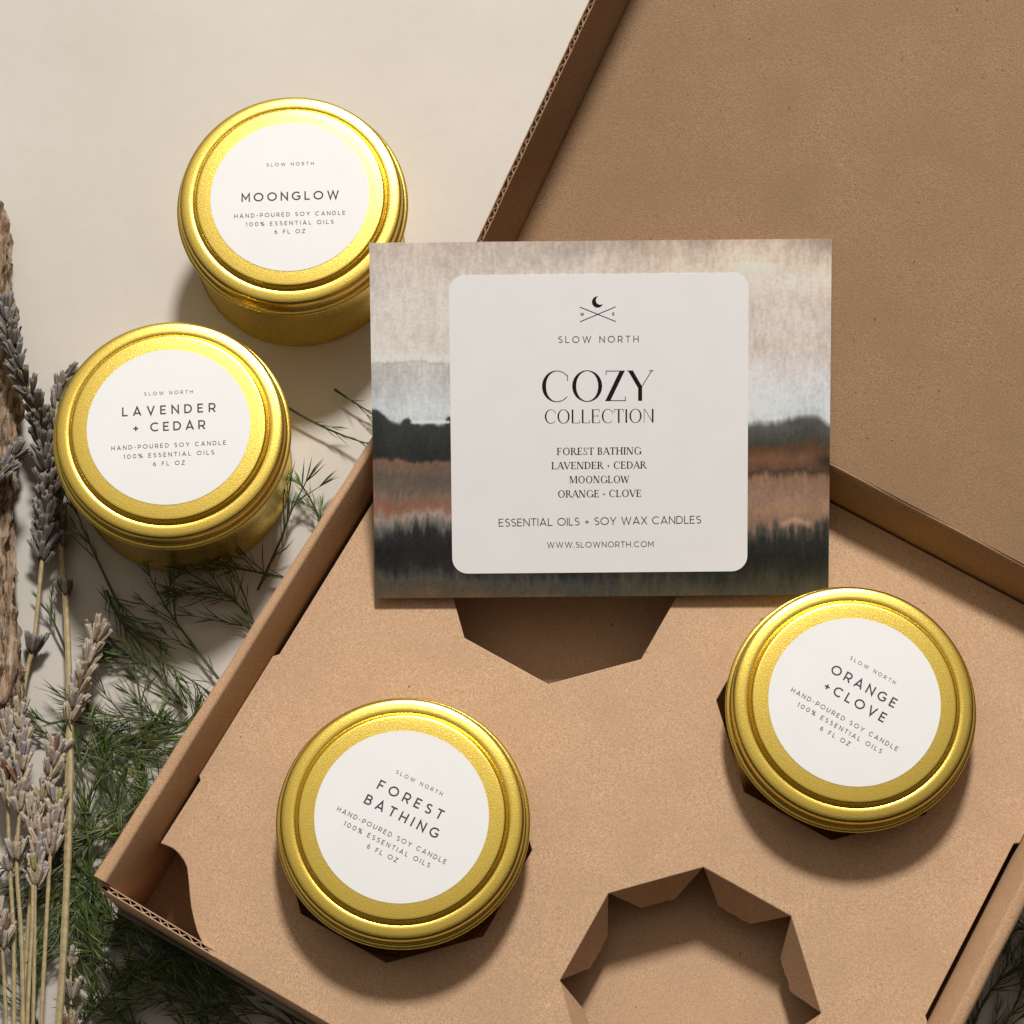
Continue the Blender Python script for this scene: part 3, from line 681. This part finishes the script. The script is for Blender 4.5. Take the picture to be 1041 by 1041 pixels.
# ------------------------------------------------------------------ plants
def island_material(name, stops, rough=0.7, trans=0.0, noise_mm=None):
    m, nt, bs = newmat(name); gi = N(nt, 'ShaderNodeNewGeometry')
    c = ramp(nt, gi.outputs['Random Per Island'], stops).outputs['Color']
    tc = N(nt, 'ShaderNodeTexCoord').outputs['Object']; n = noise(nt, tc, noise_mm or 0.8, 3.0, .6)
    c = mix(nt, c, ramp(nt, n.outputs['Fac'], [(0.3, (0.55,) * 3), (0.65, (1, 1, 1))]).outputs['Color'], 0.7, 'MULTIPLY')
    nt.links.new(c, bs.inputs['Base Color']); bs.inputs['Roughness'].default_value = rough; bs.inputs['Specular IOR Level'].default_value = 0.3
    bump(nt, bs, n.outputs['Fac'], 0.3, 0.3)
    return m
M_NEEDLE = island_material('fern_needle', [(0.0, (0.014, 0.028, 0.004)), (0.45, (0.040, 0.068, 0.008)), (0.8, (0.09, 0.135, 0.018)), (0.95, (0.19, 0.22, 0.05)), (1.0, (0.24, 0.19, 0.07))], 0.5)
M_NEEDLE_L = island_material('young_fern_needle', [(0.0, (0.06, 0.10, 0.02)), (0.6, (0.11, 0.17, 0.03)), (1.0, (0.22, 0.27, 0.09))], 0.5)
M_FSTEM = island_material('fern_stem', [(0, (0.04, 0.05, 0.016)), (1, (0.085, 0.09, 0.03))], .6)
M_LSTEM = island_material('dry_stalk', [(0, (0.40, 0.315, 0.165)), (1, (0.53, 0.43, 0.25))], .65, noise_mm=.5)
def bud_material(name, stops, tip, foot):
    m, nt, bs = newmat(name); gi = N(nt, 'ShaderNodeNewGeometry'); at = N(nt, 'ShaderNodeAttribute', attribute_name='along')
    c = ramp(nt, gi.outputs['Random Per Island'], stops).outputs['Color']
    tc = N(nt, 'ShaderNodeTexCoord').outputs['Object']; n = noise(nt, tc, 1.6, 3.0, .65)
    c = mix(nt, c, foot, ramp(nt, at.outputs['Fac'], [(0.0, (.8,) * 3), (0.28, (0, 0, 0))]).outputs['Color'])
    c = mix(nt, c, tip, ramp(nt, at.outputs['Fac'], [(0.72, (0, 0, 0)), (0.98, (.65,) * 3)]).outputs['Color'])
    c = mix(nt, c, ramp(nt, n.outputs['Fac'], [(0.32, (0.42,) * 3), (0.62, (1.05,) * 3)]).outputs['Color'], 0.8, 'MULTIPLY')
    nt.links.new(c, bs.inputs['Base Color']); bs.inputs['Roughness'].default_value = .9; bs.inputs['Specular IOR Level'].default_value = .15
    bump(nt, bs, n.outputs['Fac'], 0.5, 0.3); return m
M_BUD_GREY = bud_material('grey_lavender_buds', [(0, (0.10, 0.085, 0.065)), (0.35, (0.155, 0.135, 0.115)), (0.75, (0.21, 0.185, 0.165)), (0.92, (0.18, 0.165, 0.185)), (1, (0.29, 0.25, 0.205))], (0.37, 0.335, 0.30), (0.13, 0.105, 0.065))
M_BUD_PALE = bud_material('faded_lavender_buds', [(0, (0.24, 0.10, 0.06)), (0.08, (0.34, 0.22, 0.13)), (0.2, (0.46, 0.37, 0.25)), (0.6, (0.50, 0.42, 0.33)), (0.82, (0.42, 0.36, 0.33)), (0.92, (0.33, 0.30, 0.34)), (0.95, (0.36, 0.36, 0.14)), (1, (0.44, 0.40, 0.20))], (0.56, 0.50, 0.45), (0.33, 0.27, 0.12))

def bez(P, n):
    P = [np.array(p, float) for p in P]; out_ = []
    segs = len(P) - 1
    for i in range(n + 1):
        u = i / n * segs; k = min(int(u), segs - 1); t_ = u - k
        p0, p1, p2, p3 = P[max(k - 1, 0)], P[k], P[k + 1], P[min(k + 2, segs)]
        out_.append(0.5 * ((2 * p1) + (-p0 + p2) * t_ + (2 * p0 - 5 * p1 + 4 * p2 - p3) * t_ ** 2 + (-p0 + 3 * p1 - 3 * p2 + p3) * t_ ** 3))
    return out_
def keep_out(p):
    """plants lie beside the box, not in it"""
    x, y, z = tobox(p)
    if -46.4 < x < 206.7 and y > -181.4 and z < 62:
        dl, dr, dfr = x + 46.4, 206.7 - x, y + 181.4
        if dfr <= dl and dfr <= dr: y = -181.4 - random.random() * .4
        elif dl <= dr: x = -46.4 - random.random() * .4
        else: x = 206.7 + random.random() * .4
        return B(x, y, z)
    return p
rf = random.Random(3)
def needle(mb, p, d, L, w):
    d = d / np.linalg.norm(d); a = np.cross(d, [0, 0, 1.0]); 
    if np.linalg.norm(a) < 1e-3: a = np.array([1.0, 0, 0])
    a /= np.linalg.norm(a); b = np.cross(a, d); bend = np.array([rf.uniform(-1, 1), rf.uniform(-1, 1), rf.uniform(-.6, .3)]) * L * .05
    m_ = p + d * L * .5 + bend; e = p + d * L
    P = []
    for c, r in ((p, w * .6), (m_, w)):
        c = keep_out(c); c = np.array([c[0], c[1], max(c[2], .4)])
        for k in range(3):
            an = 2 * math.pi * k / 3 + .5; P.append(c + r * (math.cos(an) * a + math.sin(an) * b))
    e = keep_out(e); P.append((e[0], e[1], max(e[2], .3)))
    mb.add(P, [(0, 1, 4, 3), (1, 2, 5, 4), (2, 0, 3, 5), (3, 4, 6), (4, 5, 6), (5, 3, 6), (0, 2, 1)])
def fern(label, pts, dens=1.0, nl=10.0, side=17.0, light=False, bare=0.0, w=.225, group='green fern sprigs on the table'):
    """pts: (px, py, z mm) from the cut end to the tip"""
    W = [un(x, y, .8 + z * .62) for x, y, z in pts]
    Ltot = sum(np.linalg.norm(W[i + 1] - W[i]) for i in range(len(W) - 1)); n = max(10, int(Ltot / 3)); P = bez(W, n)
    P = [keep_out(p) for p in P]
    root = thing('fern_sprig', label, 'fern sprig', (W[0][0], W[0][1], 0), 0, group); o = (W[0][0], W[0][1], 0)
    st = MB(); st.tube([p - o for p in P], [0.55 - 0.35 * i / n for i in range(n + 1)], 5)
    fo = MB(); shoots = []
    for i in range(n):
        if i / n < bare: continue
        p, q = P[i], P[i + 1]; t_ = (q - p); t_ /= np.linalg.norm(t_) + 1e-9
        fr_ = (i / n - bare) / (1 - bare)
        for s_ in (-1, 1):
            if rf.random() < .34 * dens:
                an = s_ * math.radians(rf.uniform(12, 40)); d = np.array([t_[0] * math.cos(an) - t_[1] * math.sin(an), t_[0] * math.sin(an) + t_[1] * math.cos(an), rf.uniform(-.12, .28)])
                L = side * (1 - .55 * fr_) * rf.uniform(.5, 1.25); k = max(3, int(L / 3))
                cur = rf.uniform(-.015, .015); S = [p]
                for j in range(k):
                    c, sn = math.cos(cur), math.sin(cur); d = np.array([d[0] * c - d[1] * sn, d[0] * sn + d[1] * c, d[2] * .92])
                    x_ = S[-1] + d / np.linalg.norm(d) * (L / k); x_ = keep_out(np.array([x_[0], x_[1], max(x_[2], .8)])); S.append(x_)
                shoots.append(S); st.tube([x_ - o for x_ in S], [0.30 - .16 * j / k for j in range(k + 1)], 4)
    def clothe(S, prob, L0):
        for j in range(len(S) - 1):
            t_ = S[j + 1] - S[j]; ln = np.linalg.norm(t_); t_ = t_ / (ln + 1e-9)
            for s_ in (-1, 1):
                for _ in range(2):
                    if rf.random() < prob:
                        an = s_ * math.radians(rf.uniform(6, 30)); v_ = rf.uniform(-.35, .45)
                        d = np.array([t_[0] * math.cos(an) - t_[1] * math.sin(an), t_[0] * math.sin(an) + t_[1] * math.cos(an), t_[2] + v_])
                        needle(fo, S[j] + t_ * ln * rf.random() , d, L0 * rf.uniform(.55, 1.2), w * rf.uniform(.7, 1.2))
        t_ = S[-1] - S[-2]; t_ /= np.linalg.norm(t_) + 1e-9
        for _ in range(4):
            needle(fo, S[-1], t_ + np.array([rf.uniform(-.35, .35), rf.uniform(-.35, .35), rf.uniform(-.2, .3)]), L0 * rf.uniform(.5, .9), w)
    for S in shoots: clothe(S, .40 * dens, nl)
    clothe(P[int(bare * n):], .42 * dens, nl)
    fo.v = [tuple(np.array(v) - o) for v in fo.v]
    st.build('stem', M_FSTEM, root, smooth=True); fo.build('foliage', M_NEEDLE_L if light else M_NEEDLE, root)
    return root

fern('light green fern tip lying between the lavender tin and the card edge', [(288, 412, 8), (320, 430, 7), (352, 444, 8), (377, 452, 12)], .42, 8, 8, True, .1)
fern('single thin fern stem reaching under the left edge of the card', [(340, 396, 6), (358, 408, 6), (384, 424, 5)], .3, 7, 7, True, .1)
fern('pale little fern tip poking out at the box wall right of the lavender tin', [(327, 534, 6), (318, 512, 9), (306, 492, 10)], .7, 7, 6, True)
fern('dark upright fern sprig beside the base of the lavender tin', [(262, 600, 4), (284, 552, 8), (296, 520, 10), (311, 490, 14)], .5, 12, 18, False, .05, .3)
fern('fern sprig curling along the shadow under the lavender tin', [(292, 588, 5), (255, 580, 8), (215, 572, 9), (165, 556, 10), (120, 536, 12)], .8, 8, 13)
fern('fern sprig running from the box wall up to the lavender tin base', [(262, 640, 4), (238, 610, 6), (205, 590, 8), (165, 566, 9)], 1.0, 10.5, 18)
fern('thin bare fern stem slanting down left of the lavender tin base', [(122, 618, 3), (104, 580, 6), (88, 545, 8), (78, 520, 10)], .35, 9, 12, False, .1)
fern('fern stem crossing the table to the middle of the box wall', [(222, 690, 4), (192, 650, 5), (168, 616, 6), (152, 585, 7)], .55, 9, 18, False, .05)
fern('bushy fern plume pointing down right to the box wall', [(108, 600, 5), (126, 636, 7), (160, 668, 9), (215, 705, 9)], 1.15, 10.5, 18)
fern('sparse fern stem standing across the middle of the fern pile', [(146, 790, 4), (145, 735, 7), (137, 680, 9), (122, 624, 9)], .5, 9, 16)
fern('feathery fern plume lying level beside the pale lavender head', [(200, 738, 4), (160, 735, 7), (120, 728, 8), (78, 722, 8)], 1.25, 11, 16)
fern('second level fern plume just below the pale lavender head', [(78, 764, 3), (112, 760, 6), (150, 752, 8), (186, 744, 8)], 1.2, 11, 16)
fern('fern sprig falling from the pale lavender head to the lower wall', [(92, 728, 4), (110, 768, 6), (128, 800, 8), (150, 830, 8)], .9, 10.5, 18)
fern('long fern sprig standing right of the straight lavender stalk', [(88, 905, 4), (92, 860, 6), (86, 810, 9), (79, 755, 10)], 1.0, 11, 19)
fern('fern sprig below the wall corner reaching left to the stalks', [(160, 800, 4), (130, 830, 7), (100, 850, 9), (70, 862, 8)], 1.15, 10.5, 18)
fern('fern sprig hugging the box wall below the bushy plume', [(150, 845, 3), (160, 800, 6), (176, 764, 8), (200, 728, 8)], 1.1, 10.5, 17)
fern('fern sprig rising from the lower pile between stalk and box wall', [(112, 880, 3), (118, 838, 6), (112, 800, 8), (100, 762, 8)], 1.1, 10.5, 17)
fern('fern sprig lying under the bushy plume toward the tin shadow', [(190, 720, 2), (165, 690, 5), (140, 668, 6), (112, 655, 6)], .9, 10.5, 16)
fern('fern twig left of the straight lavender stalk near its top', [(68, 664, 3), (58, 640, 5), (50, 624, 6), (41, 612, 6)], .35, 7, 8, False, .2)
fern('fern twig crossing the gap between bark and straight stalk', [(85, 762, 2), (60, 756, 4), (42, 748, 5), (26, 740, 4)], .5, 7, 10)
fern('fern twig fanning out above the level plumes by the stalk', [(88, 735, 2), (66, 733, 5), (48, 735, 5), (38, 728, 4)], .6, 7, 9)
rl = ['running along the black shadow of the box front', 'crossing the shadow under the box front from below', 'close to the box front near the bottom edge', 'against the left foot of the box corner', 'under the stalks at the lower left', 'between the straight stalk and the box corner', 'in the dark below the box corner', 'at the bottom edge beside the stalks', 'in deep shadow along the box front', 'just left of the lowest stalk whorl', 'beneath the box corner pointing left', 'at the very bottom in front of the box', 'tangled low in the dark pile below the corner', 'flat under the cluster of pale heads', 'between the two leftmost stalks at the bottom']
spots = [[(260, 1010, 2), (225, 990, 5), (190, 970, 6), (150, 940, 6)], [(215, 1060, 2), (205, 1020, 5), (180, 985, 7), (140, 975, 7)], [(330, 1060, 2), (290, 1040, 5), (250, 1020, 6), (210, 1005, 6)], [(122, 880, 3), (100, 890, 6), (84, 915, 9), (74, 950, 9)], [(10, 935, 3), (34, 905, 5), (58, 880, 6), (92, 850, 7)], [(92, 1010, 3), (96, 970, 6), (104, 930, 8), (92, 892, 9)], [(178, 1000, 3), (150, 970, 6), (125, 948, 7), (96, 930, 8)], [(70, 1060, 3), (92, 1030, 7), (118, 1006, 9), (150, 994, 8)], [(268, 1050, 3), (232, 1032, 6), (190, 1012, 8), (150, 1005, 9)], [(86, 880, 2), (64, 905, 4), (50, 930, 5), (30, 960, 5)], [(146, 950, 3), (118, 935, 7), (100, 905, 9), (80, 876, 8)], [(200, 1060, 3), (160, 1048, 6), (125, 1040, 8), (86, 1000, 8)], [(140, 1060, 3), (128, 1010, 7), (110, 975, 9), (84, 960, 9)], [(60, 850, 2), (40, 880, 4), (20, 905, 4), (-8, 930, 4)], [(40, 1050, 2), (30, 1010, 4), (36, 970, 4), (54, 930, 5)]]
for l_, s_ in zip(rl, spots): fern('dark green fern sprig ' + l_, s_, 1.25, 9, 19, w=.24)
fern('fern sprig pointing out from the box side at the lower right', [(985, 1050, 3), (1005, 1010, 6), (1030, 985, 8), (1060, 970, 8)], .9, 10, 18)
fern('fern sprig along the right box side near the picture edge', [(1000, 1075, 3), (1022, 1040, 6), (1042, 1000, 8), (1056, 955, 9)], .9, 10, 18)
fern('topmost dense fern sprig at the right picture edge', [(1070, 960, 3), (1050, 948, 6), (1034, 945, 8), (1024, 958, 7)], 1.1, 9, 12)

def bud(mb, p, d, L, w, open_=0.0):
    """a ribbed tubular calyx, open and a little flared at the tip; the vertex weight runs from 0 at its foot to 1 at its mouth"""
    d = d / np.linalg.norm(d); a = np.cross(d, [0.2, 0.1, 0.97]); a /= np.linalg.norm(a); b = np.cross(d, a)
    prof_ = [(0, .38), (.10, .62), (.30, .86), (.60, 1.0), (.85, .96), (.97, .86), (1.0, .70), (.90, .45)]; rings = []; n = 12
    tw = rf.random() * 6; curve = np.array([rf.uniform(-1, 1), rf.uniform(-1, 1), rf.uniform(-.5, 1)]) * L * .10; rag = [rf.uniform(-.09, .09) for _ in range(n)]
    for u, r in prof_:
        c = p + d * L * u + curve * u * u
        rings.append([c + d * L * (rag[k] if .9 < u else 0) + (w * r * (1 + (.13 if k % 2 else -.13)) * (1 + open_ * max(0, u - .8))) * (math.cos(2 * math.pi * k / n + tw) * a + math.sin(2 * math.pi * k / n + tw) * b) for k in range(n)])
    for u, r in prof_: mb.w += [u if r > .5 or u < .5 else .0] * n
    mb.loft([[tuple(x) for x in r] for r in rings])
def lavender(label, stem, heads, pale=True, r=1.0, dens=1.0):
    """stem: (px,py,z) from cut end to tip; heads: stretches (u0,u1,spread) of the stem that carry whorls of buds"""
    W = [un(x, y, z) for x, y, z in stem]; o = np.array((W[0][0], W[0][1], 0)); n = 60; P = bez(W, n)
    root = thing('lavender_sprig', label, 'lavender sprig', tuple(o), 0, 'dried lavender sprigs')
    m = MB(); m.tube([p - o for p in P], [r * (.85 - .3 * i / n) * (1 + .06 * math.sin(i * 1.7)) for i in range(n + 1)], 7); m.build('stem', M_LSTEM, root, smooth=True)
    cum = [0]
    for i in range(n): cum.append(cum[-1] + np.linalg.norm(P[i + 1] - P[i]))
    def at(s_):
        i = min(max(int(np.searchsorted(cum, s_)) - 1, 0), n - 1); f = (s_ - cum[i]) / (cum[i + 1] - cum[i] + 1e-9); t_ = P[i + 1] - P[i]
        return P[i] + f * (P[i + 1] - P[i]), t_ / np.linalg.norm(t_)
    k_ = 0
    for u0, u1, sp in heads:
        hb = MB(); hb.w = []
        s_ = u0 * cum[-1]; end = u1 * cum[-1]
        while True:
            p, t_ = at(min(s_, cum[-1] - .01)); a = np.cross(t_, [0, 0, 1.0]); a /= np.linalg.norm(a); b = np.cross(a, t_)
            nb_ = int(round(rf.uniform(5.2, 7.6) * dens)); f = 1 - .35 * ((s_ / cum[-1] - u0) / (u1 - u0 + 1e-6)) if u1 > u0 else 1
            for q in range(nb_):
                an = 2 * math.pi * (q + rf.uniform(-.25, .25)) / nb_ + k_ * .9
                rad = math.cos(an) * a + math.sin(an) * b; sl = rf.uniform(.25, .62) * sp
                d = t_ + rad * sl; pp = p + rad * 0.9 + t_ * rf.uniform(-1.2, 1.2)
                L = rf.uniform(5.0, 7.2) * (0.75 + .25 * f)
                if pp[2] + d[2] * L < .8: d[2] = abs(d[2]) * .1 + .02; pp[2] = max(pp[2], 1.4)
                bud(hb, pp - o, d, L, rf.uniform(.70, 1.0) * (.8 + .2 * f), .5)
                if rf.random() < .22: bud(hb, pp - o + d / np.linalg.norm(d) * L * .9, d + rad * .5, 2.0, .38)
            k_ += 1; s_ += rf.uniform(3.7, 4.9)
            if s_ > end: break
        ho = hb.build('flower_head', M_BUD_PALE if pale else M_BUD_GREY, root, smooth=True, angle=75)
        at_ = ho.data.attributes.new('along', 'FLOAT', 'POINT'); at_.data.foreach_set('value', np.array(hb.w, np.float32))
    return root
lavender('long dark grey lavender head wedged between the bark and the lavender tin', [(12, 800, 3), (26, 690, 5), (34, 655, 6), (41, 588, 8), (47, 520, 10), (44, 455, 13), (36, 412, 20), (18, 372, 27), (4, 312, 30)], [(.27, .275, .9), (.46, 1.0, 1.15)], False, 1.0, 1.3)
lavender('grey lavender head half hidden under the lavender tin on a long straight stalk', [(57, 1075, 7), (65, 960, 9), (71, 800, 10), (70, 690, 8), (67, 620, 6), (62, 560, 6), (56, 470, 6), (60, 400, 6), (74, 382, 5)], [(.655, .665, .8), (.73, 1.0, .9)], False, 1.5)
lavender('small grey lavender tip lying across the bark', [(-40, 520, 25), (-14, 498, 27), (4, 475, 27), (20, 458, 26)], [(.30, 1.0, .9)], False, .7)
lavender('pale lavender head leaning right beside the straight stalk', [(62, 1075, 5), (66, 900, 7), (68, 770, 9), (70, 738, 10), (84, 690, 12), (100, 645, 12), (107, 626, 11)], [(.745, .97, 1.05)], True, .8)
lavender('pale lavender head low beside the straight stalk with its stem bending left', [(20, 1075, 5), (29, 940, 7), (36, 862, 9), (44, 815, 11), (54, 775, 12), (60, 752, 12)], [(.66, .97, 1.1)], True, .95)
lavender('pale lavender head in front of the lower bark end', [(14, 1075, 6), (14, 960, 8), (10, 880, 10), (8, 820, 12), (6, 740, 14), (2, 690, 14)], [(.48, .50, 1.0), (.66, 1.0, 1.15)], True, .9)
lavender('slim pale lavender head second from the left', [(24, 1075, 8), (22, 960, 10), (17, 880, 12), (20, 820, 14), (21, 760, 15), (19, 722, 14)], [(.56, .58, .8), (.70, .98, .9)], True, .9)
lavender('pale lavender whorl on the short stalk near the middle of the bunch', [(40, 1075, 9), (46, 960, 11), (51, 870, 13), (54, 838, 14), (58, 800, 14)], [(.74, .97, .8)], True, .9)
lavender('faded bud whorl low on a stalk in the middle of the bunch', [(33, 1075, 10), (35, 970, 12), (36, 900, 13), (41, 860, 13), (46, 830, 12)], [(.70, .96, .9)], True, .8)
lavender('lavender stalk cut off at the lower left picture edge', [(8, 1090, 8), (5, 1010, 10), (1, 950, 12), (-4, 930, 12)], [(.78, .98, .9)], True, .8)
lavender('thin lavender sprig with sparse buds right of the straight stalk base', [(70, 1090, 3), (72, 1030, 5), (72, 990, 6), (75, 968, 6)], [(.35, .36, .9), (.62, .63, .9), (.9, .98, .7)], True, .6)
lavender('bare golden stalk between the pale heads at the bottom', [(26, 1080, 12), (30, 990, 14), (33, 930, 14), (33, 850, 13), (29, 812, 12)], [(.86, .99, .9)], True, .85)
